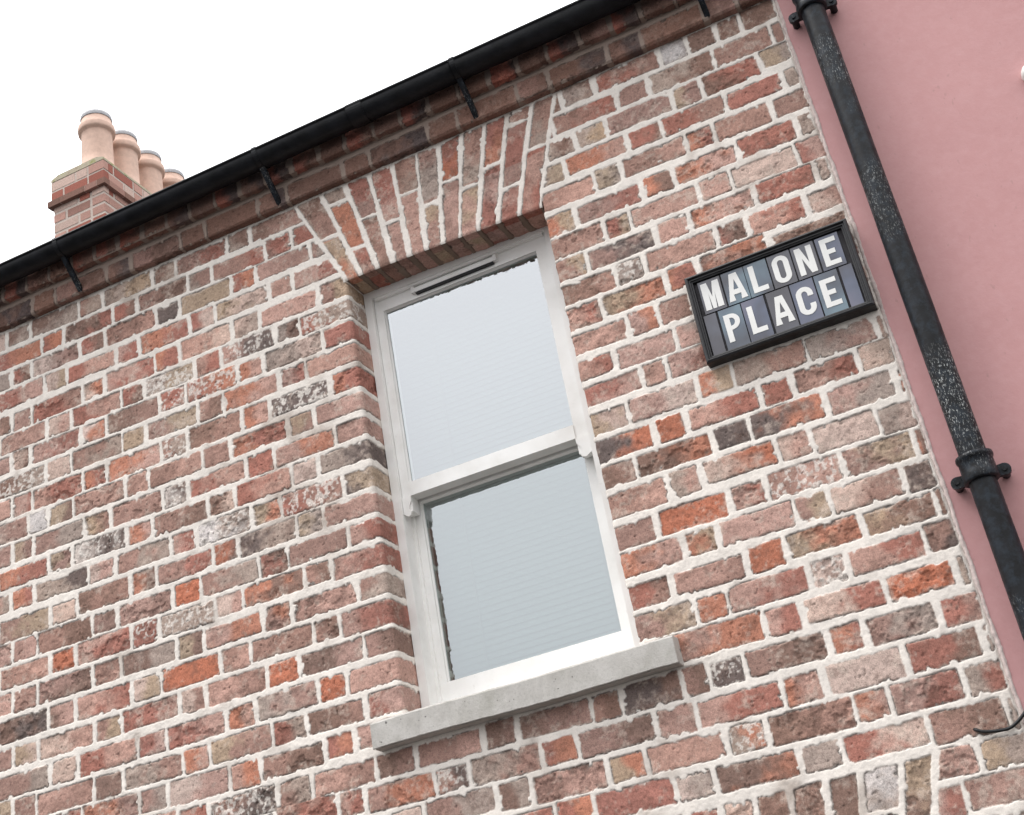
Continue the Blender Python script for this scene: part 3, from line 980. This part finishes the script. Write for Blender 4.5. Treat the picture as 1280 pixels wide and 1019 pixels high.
# lower sash, behind
lz0, lz1 = fz0 + .001, uz0 + .044
bm = bmesh.new()
box(bm, a0, a0 + st + .003, LY, LY + .045, lz0, lz1)
box(bm, a1 - sr_ - .003, a1, LY, LY + .045, lz0, lz1)
box(bm, a0 + st + .003, a1 - sr_ - .003, LY, LY + .045, lz1 - .050, lz1)
box(bm, a0 + st + .003, a1 - sr_ - .003, LY, LY + .045, lz0, lz0 + .077)
lo = finish('lower_sash', bm, WHITE, win, off=HO, bevel=.0035)
def ovolo(name, x0, x1, z0, z1, y0, d, w):
    bm = bmesh.new()      # putty line sloping to the glass
    def ring(i, y): return [bm.verts.new(c) for c in ((x0 + i, y, z0 + i), (x1 - i, y, z0 + i), (x1 - i, y, z1 - i), (x0 + i, y, z1 - i))]
    A = ring(-.002, y0); Bv = ring(w, y0 + d); Cv = ring(w, y0 + d + .003)
    for p_, q_ in ((A, Bv), (Bv, Cv)):
        for i in range(4): bm.faces.new((p_[i], p_[(i + 1) % 4], q_[(i + 1) % 4], q_[i]))
    finish(name, bm, WHITE, win, off=HO)
ovolo('glazing_bead', a0 + st, a1 - sr_, uz0 + .046, uz1 - .052, UY + .003, .009, .004)
ovolo('glazing_bead', a0 + st + .003, a1 - sr_ - .003, lz0 + .077, lz1 - .050, LY + .003, .009, .004)
def pane(x0, x1, z0, z1, y, mat=GLASS):
    bm = bmesh.new(); box(bm, x0, x1, y, y + .004, z0, z1)
    # one face only towards the street, thin glass
    o = finish('pane', bm, mat, win, off=HO)
    return o
pane(a0 + st - .004, a1 - sr_ + .004, uz0 + .042, uz1 - .048, UY + .0145)
pane(a0 + st, a1 - sr_, lz0 + .073, lz1 - .046, LY + .0145, GLASSG)
# trickle vent on the upper sash's top rail
bm = bmesh.new()
vx0, vx1 = a0 + .160, a1 - .190
prism(bm, [(UY - .014, uz1 - .036), (UY - .017, uz1 - .022), (UY - .004, uz1 - .012), (UY + .001, uz1 - .012), (UY + .001, uz1 - .036), (UY - .010, uz1 - .033)], 'x', vx0, vx1)
for xx in (vx0 - .012, vx1):
    box(bm, xx, xx + .012, UY - .016, UY + .001, uz1 - .036, uz1 - .014)
finish('trickle_vent', bm, WHITE, win, off=HO, bevel=.0015)
bm = bmesh.new(); box(bm, vx0 + .002, vx1 - .002, UY - .0125, UY + .001, uz1 - .042, uz1 - .0365)
finish('vent_slot', bm, FRAMEB, win, off=HO)
# venetian blind inside and a dark room behind it
bm = bmesh.new()
z = oz0 + .02
r = random.Random(4)
while z < oz1 + .03:
    tilt = .0095 + r.uniform(-.0006, .0006)
    pr_ = [(FY + .165, z), (FY + .1665, z + .011), (FY + .171, z + .0235), (FY + .1718, z + .0232), (FY + .1675, z + .0105), (FY + .1662, z)]
    prism(bm, pr_, 'x', ox0 - .02, ox1 + .02)
    z += .0205
for xx in (ox0 + .16, ox1 - .13):
    box(bm, xx, xx + .003, FY + .161, FY + .1635, oz0, oz1)
finish('blind', bm, m_flat('blind_vinyl', (0.19, 0.21, 0.205), 0.5, 0.3, 0, 30, 0.04), win, off=HO)
bm = bmesh.new(); box(bm, ox0 - .1, ox1 + .1, FY + .131, FY + .9, oz0 - .1, oz1 + .1)
bm.faces.ensure_lookup_table()
front = [f for f in bm.faces if abs(f.calc_center_median().y - (FY + .131)) < 1e-4]
bmesh.ops.delete(bm, geom=front, context='FACES')
finish('room', bm, m_flat('room_plaster', (0.30, 0.29, 0.27), 0.9, 0.2, 0, 10, 0.05), win, off=HO)
# stone sill
bm = bmesh.new()
prism(bm, [(-.058, -1.413), (-.058, -1.343), (-.052, -1.338), (.10, -1.330), (.28, -1.322), (.28, -1.40), (.02, -1.413), (-.040, -1.413), (-.043, -1.408), (-.049, -1.408), (-.052, -1.413)], 'x', -.812, .104)
bmesh.ops.subdivide_edges(bm, edges=[e for e in bm.edges if abs(e.verts[0].co.x - e.verts[1].co.x) > .5], cuts=60)
for v_ in bm.verts:
    v_.co.z += .0022 * math.sin(v_.co.x * 9 + 1) + random.uniform(-.0007, .0007); v_.co.y += random.uniform(-.0007, .0007)
finish('sill', bm, CONC, win, off=HO, bevel=.0015, segs=1)

# ------------------------------------------------------------------ pink house
PO = Vector((3.0, 0, GZ))
pink = thing('pink_house', 'pink painted rendered house with a flaking black cast-iron downpipe', 'house', PO)
bm = bmesh.new()
px = np.concatenate([[.872], np.arange(.90, 2.2, .02), [3, 4.5, 6.2]]); pz = np.concatenate([[GZ, -3], np.arange(-2.4, 1.0, .02), [1.6, 2.2]])
G = [[bm.verts.new((x + (0 if i else .0015 * math.sin(z * 31) + random.uniform(-.0012, .0012)), -.004 + .002 * math.sin(x * 5 + z * 2.3) * (i > 0), z)) for z in pz] for i, x in enumerate(px)]
for i in range(len(px) - 1):
    for j in range(len(pz) - 1):
        bm.faces.new((G[i][j], G[i + 1][j], G[i + 1][j + 1], G[i][j + 1]))
finish('wall', bm, PINK, pink, smooth=True, off=PO)
bm = bmesh.new(); box(bm, .874, 6.19, .012, 6.0, GZ, 2.19)
finish('side_wall', bm, PINK, pink, off=PO)
bm = bmesh.new(); prism(bm, [(-.25, 2.2), (3.0, 4.0), (6.2, 2.2), (6.2, 2.14), (3.0, 3.9), (-.25, 2.14)], 'x', .86, 6.3)
finish('roof', bm, SLATE, pink, off=PO)
# pale raw edge of the render against the brick
bm = bmesh.new()
zz = np.arange(-2.6, 2.2, .008)
prev = None
for z in zz:
    w0 = XE - .001 + random.uniform(-.0022, .0012); w1 = .8755 + .0015 * math.sin(z * 31) + random.uniform(-.0012, .0012)
    ring = [bm.verts.new((w0, .010, z)), bm.verts.new((w0 + .0015, -.002 + random.uniform(-.0015, .0015), z)), bm.verts.new((w1 - .001, -.0065 + random.uniform(-.0012, .0012), z)), bm.verts.new((w1 + .0015, -.002, z))]
    if prev:
        for i in range(3): bm.faces.new((prev[i], prev[i + 1], ring[i + 1], ring[i]))
    prev = ring
finish('render_edge', bm, m_flat('raw_render', (0.55, 0.46, 0.43), 0.95, 0.2, 0.6, 200, 0.2), pink, smooth=True, off=PO)
# downpipe
PX, PY, PR = .9640, -.070, .0345
bm = bmesh.new()
zs_ = np.arange(GZ + .1, 1.9, .05)
lathe(bm, [(PR + .0005 * math.sin(z * 7), z) for z in zs_], PX, PY, 40)
pipe = finish('downpipe', bm, IRON, pink, smooth=True, off=PO)
for zc in (-1.155, .395, -2.75, 1.85):
    bm = bmesh.new()
    lathe(bm, [(PR - .001, zc - .032), (PR + .009, zc - .032), (PR + .0105, zc - .028), (PR + .0105, zc - .010), (PR + .0085, zc - .006), (PR + .0085, zc + .022), (PR + .011, zc + .025), (PR + .0125, zc + .031), (PR + .011, zc + .037), (PR + .004, zc + .040), (PR - .001, zc + .040)], PX, PY, 40)
    col_ = finish('pipe_collar', bm, IRON, pipe, smooth=True, off=PO)
    for s in (-1, 1):         # ears cast on the socket, and the lugs fixing them to the wall
        bm = bmesh.new()
        ecx = PX + s * .0585; ez = zc - .012
        prof = [(ecx + .016 * math.cos(a), ez + .016 * math.sin(a)) for a in [2 * math.pi * i / 20 for i in range(20)]]
        prism(bm, prof, 'y', PY + .018, PY + .032)
        prism(bm, [(PX + s * .028, ez - .013), (ecx, ez - .0155), (ecx, ez + .0155), (PX + s * .028, ez + .013)], 'y', PY + .016, PY + .030)
        prof = [(ecx + .011 * math.cos(a), ez + .011 * math.sin(a)) for a in [2 * math.pi * i / 16 for i in range(16)]]
        prism(bm, prof, 'y', PY + .0315, -.003)
        finish('pipe_ear', bm, IRON, pipe, off=PO, bevel=.0025)
    for s in (-1, 1):
        bm = bmesh.new(); ecx = PX + s * .0585; ez = zc - .012
        prism(bm, [(ecx + .0065 * math.cos(a), ez + .0065 * math.sin(a)) for a in [2 * math.pi * i / 6 for i in range(6)]], 'y', PY + .012, PY + .0185)
        finish('bolt', bm, IRON, pipe, off=PO, bevel=.001)
# small white round cap at the right
bm = bmesh.new()
prof = [(.001, -.040), (.014, -.038), (.023, -.030), (.026, -.020), (.026, -.003)]
ring0 = None
for r_, y_ in prof:
    ring = [bm.verts.new((1.449 + r_ * math.cos(a), y_, -.088 + r_ * math.sin(a))) for a in [2 * math.pi * i / 28 for i in range(28)]]
    if ring0:
        for i in range(28): bm.faces.new((ring0[i], ring0[(i + 1) % 28], ring[(i + 1) % 28], ring[i]))
    ring0 = ring
finish('vent_cap', bm, WHITE, pink, smooth=True, off=PO)

# ------------------------------------------------------------------ street sign
SX0, SX1, SZ0, SZ1 = .375, .859, -.614, -.328
SO = Vector(((SX0 + SX1) / 2, 0, SZ0))
TL = Vector((0, 0, 0))
sign = thing('street_sign', 'black framed street name sign with white letters on blue-grey tiles reading MALONE PLACE', 'street sign', SO)
bm = bmesh.new(); box(bm, SX0 + .004, SX1 - .004, -.022, .004, SZ0 + .004, SZ1 - .004)
finish('backing_board', bm, m_flat('dark_grout', (0.035, 0.033, 0.036), 0.8, 0.3, 0.5, 120, 0.3), sign, off=SO)
bm = bmesh.new()
def mould(bm, steps):
    """rectangular picture-frame moulding; steps = (inset from the outer edge, y)"""
    R = []
    for i, y in steps:
        R.append([bm.verts.new(c) for c in ((SX0 + i, y, SZ0 + i), (SX1 - i, y, SZ0 + i), (SX1 - i, y, SZ1 - i), (SX0 + i, y, SZ1 - i))])
    for a, b in zip(R, R[1:]):
        for i in range(4): bm.faces.new((a[i], a[(i + 1) % 4], b[(i + 1) % 4], b[i]))
mould(bm, [(0, .004), (0, -.036), (.002, -.041), (.007, -.043), (.010, -.041), (.0115, -.037), (.0155, -.037), (.017, -.033), (.0205, -.032), (.0215, -.021)])
finish('frame', bm, FRAMEB, sign, off=SO)
# tiles
def m_tile(name, a, b, c):
    k = NT(name, 0.12)
    g = k.n('ShaderNodeTexNoise', Scale=9.0, Detail=2, Roughness=0.5)
    k.l(k.tc, g.inputs['Vector'])
    k.col(k.ramp(g.outputs['Fac'], [(0.33, a), (0.5, b), (0.67, c)]))
    k.b.inputs['Specular IOR Level'].default_value = 0.6
    k.bump(k.noise(14, 2), 0.12, 0.004)
    return k.m
TG = m_tile('grey_glazed_tile', (0.055, 0.053, 0.062), (0.072, 0.070, 0.084), (0.09, 0.095, 0.12))
TB = m_tile('blue_glazed_tile', (0.058, 0.06, 0.075), (0.085, 0.11, 0.145), (0.13, 0.19, 0.23))
TV = m_tile('violet_glazed_tile', (0.058, 0.056, 0.07), (0.085, 0.10, 0.15), (0.13, 0.13, 0.18))
LET = m_flat('white_letter_enamel', (0.72, 0.715, 0.69), 0.3, 0.5, 0, 60, 0.04)
inx0, inx1 = SX0 + .0215, SX1 - .0215
def poly_arc(cx, cz, rx, rz, a0, a1, n=14):
    return [(cx + rx * math.cos(math.radians(a0 + (a1 - a0) * i / n)), cz + rz * math.sin(math.radians(a0 + (a1 - a0) * i / n))) for i in range(n + 1)]
def glyph(ch, w, h, s):
    """outline loops in a w x h box, stroke s"""
    if ch == 'M': return [[(0, 0), (s, 0), (s, h * .62), (w / 2 - s * .32, 0.0), (w / 2 + s * .32, 0.0), (w - s, h * .62), (w - s, 0), (w, 0), (w, h), (w - s * 1.05, h), (w / 2, h * .44), (s * 1.05, h), (0, h)]]
    if ch == 'A': return [[(0, 0), (s * 1.05, 0), (w * .30, h * .22), (w * .70, h * .22), (w - s * 1.05, 0), (w, 0), (w / 2 + s * .62, h), (w / 2 - s * .62, h)], [(w * .365, h * .40), (w / 2, h * .78), (w * .635, h * .40)]]
    if ch == 'L': return [[(0, 0), (w, 0), (w, s * 1.05), (s * 1.1, s * 1.05), (s * 1.1, h), (0, h)]]
    if ch == 'N': return [[(0, 0), (s, 0), (s, h * .60), (w - s * 1.05, 0), (w, 0), (w, h), (w - s, h), (w - s, h * .40), (s * 1.05, h), (0, h)]]
    if ch == 'E': return [[(0, 0), (w, 0), (w, s), (s * 1.1, s), (s * 1.1, h / 2 - s / 2), (w * .82, h / 2 - s / 2), (w * .82, h / 2 + s / 2), (s * 1.1, h / 2 + s / 2), (s * 1.1, h - s), (w, h - s), (w, h), (0, h)]]
    if ch == 'O': return [poly_arc(w / 2, h - w / 2, w / 2, w / 2, 0, 180) + poly_arc(w / 2, w / 2, w / 2, w / 2, 180, 360),
                          (poly_arc(w / 2, h - w / 2, w / 2 - s, w / 2 - s * .9, 0, 180) + poly_arc(w / 2, w / 2, w / 2 - s, w / 2 - s * .9, 180, 360))]
    if ch == 'P': return [[(0, 0), (s * 1.1, 0), (s * 1.1, h * .42 - .0001)] + poly_arc(w - h * .29, h * .71, h * .29, h * .29, -90, 90, 12) + [(0, h)],
                          [(s * 1.1, h * .42 + s * .9)] + poly_arc(w - h * .29, h * .71, h * .29 - s, h * .29 - s * .9, -90, 90, 10) + [(s * 1.1, h - s * .9)]]
    if ch == 'C':
        o = poly_arc(w / 2, h - w / 2, w / 2, w / 2, 0, 180) + poly_arc(w / 2, w / 2, w / 2, w / 2, 180, 360)
        i = poly_arc(w / 2, w / 2, w / 2 - s, w / 2 - s * .9, 360, 180) + poly_arc(w / 2, h - w / 2, w / 2 - s, w / 2 - s * .9, 180, 0)
        return [[(w, h * .64)] + o + [(w, h * .37), (w - s, h * .37)] + i + [(w - s, h * .64)]]
def letter(ch, cx, cz, w, h, tile, y=-.0268):
    cu = bpy.data.curves.new('tmp', 'CURVE'); cu.dimensions = '2D'; cu.fill_mode = 'BOTH'; cu.extrude = .0006
    for lp in glyph(ch, w, h, w * .325):
        sp = cu.splines.new('POLY'); sp.points.add(len(lp) - 1); sp.use_cyclic_u = True
        for p_, (x, z) in zip(sp.points, lp): p_.co = (x - w / 2, z - h / 2, 0, 1)
    tmp = bpy.data.objects.new('tmp', cu)
    me = bpy.data.meshes.new_from_object(tmp)
    bpy.data.objects.remove(tmp)
    me.transform(Matrix.Translation(Vector((cx, y, cz)) - SO) @ Matrix.Rotation(math.pi / 2, 4, 'X'))
    me.name = 'letter'
    obj('letter', me, LET, tile)
def tile(x0, x1, z0, z1, mat):
    bm = bmesh.new(); box(bm, x0, x1, -.0262, -.020, z0, z1)
    return finish('tile', bm, mat, sign, off=SO, bevel=.0012, segs=1)
zt0, zt1, zd = SZ1 - .0235, SZ0 + .0235, -.4600
def row_of(txt, cens, zlo, zhi, mats, ww, tw):
    for ch, cx, m_, w in zip(txt, cens, mats, ww):
        t_ = tile(cx - tw[ch] / 2 if ch in tw else cx - .033, cx + (tw[ch] / 2 if ch in tw else .033), zlo, zhi, m_)
        if ch != ' ': letter(ch, cx, (zlo + zhi) / 2, w * .96, .088, t_)
tw = {}
row_of('MALONE', (.440, .511, .579, .649, .719, .790), zd + .002, zt0, (TG, TB, TB, TG, TG, TV), (.056, .057, .046, .050, .051, .047), tw)
row_of(' PLACE ', (.417, .475, .544, .617, .687, .757, .815), zt1, zd - .002, (TG, TB, TV, TG, TV, TB, TV), (0, .046, .046, .057, .050, .047, 0), {' ': .036})

# ------------------------------------------------------------------ cable
bm = bmesh.new()
cable_pts = [(.745, .03, -1.742), (.757, -.004, -1.745), (.772, -.010, -1.754), (.80, -.012, -1.7605), (.832, -.012, -1.762), (.856, -.013, -1.752), (.880, -.016, -1.735), (.905, -.018, -1.712), (.935, -.02, -1.70), (1.0, -.018, -1.695), (1.08, -.014, -1.70), (1.2, -.010, -1.705), (1.6, -.009, -1.705)]
sm_ = []
for i in range(len(cable_pts) - 1):
    p0, p1, p2, p3 = [Vector(cable_pts[max(0, min(len(cable_pts) - 1, i + q_))]) for q_ in (-1, 0, 1, 2)]
    for t_ in (0, .25, .5, .75):
        sm_.append(.5 * ((2 * p1) + (p2 - p0) * t_ + (2 * p0 - 5 * p1 + 4 * p2 - p3) * t_ ** 2 + (3 * p1 - p0 - 3 * p2 + p3) * t_ ** 3))
tube(bm, sm_, .0042, 8)
cb = finish('cable', bm, FRAMEB, smooth=True)
cb['label'] = 'thin black cable bending out of a brick beside the pink wall below the downpipe collar'
cb['category'] = 'cable'
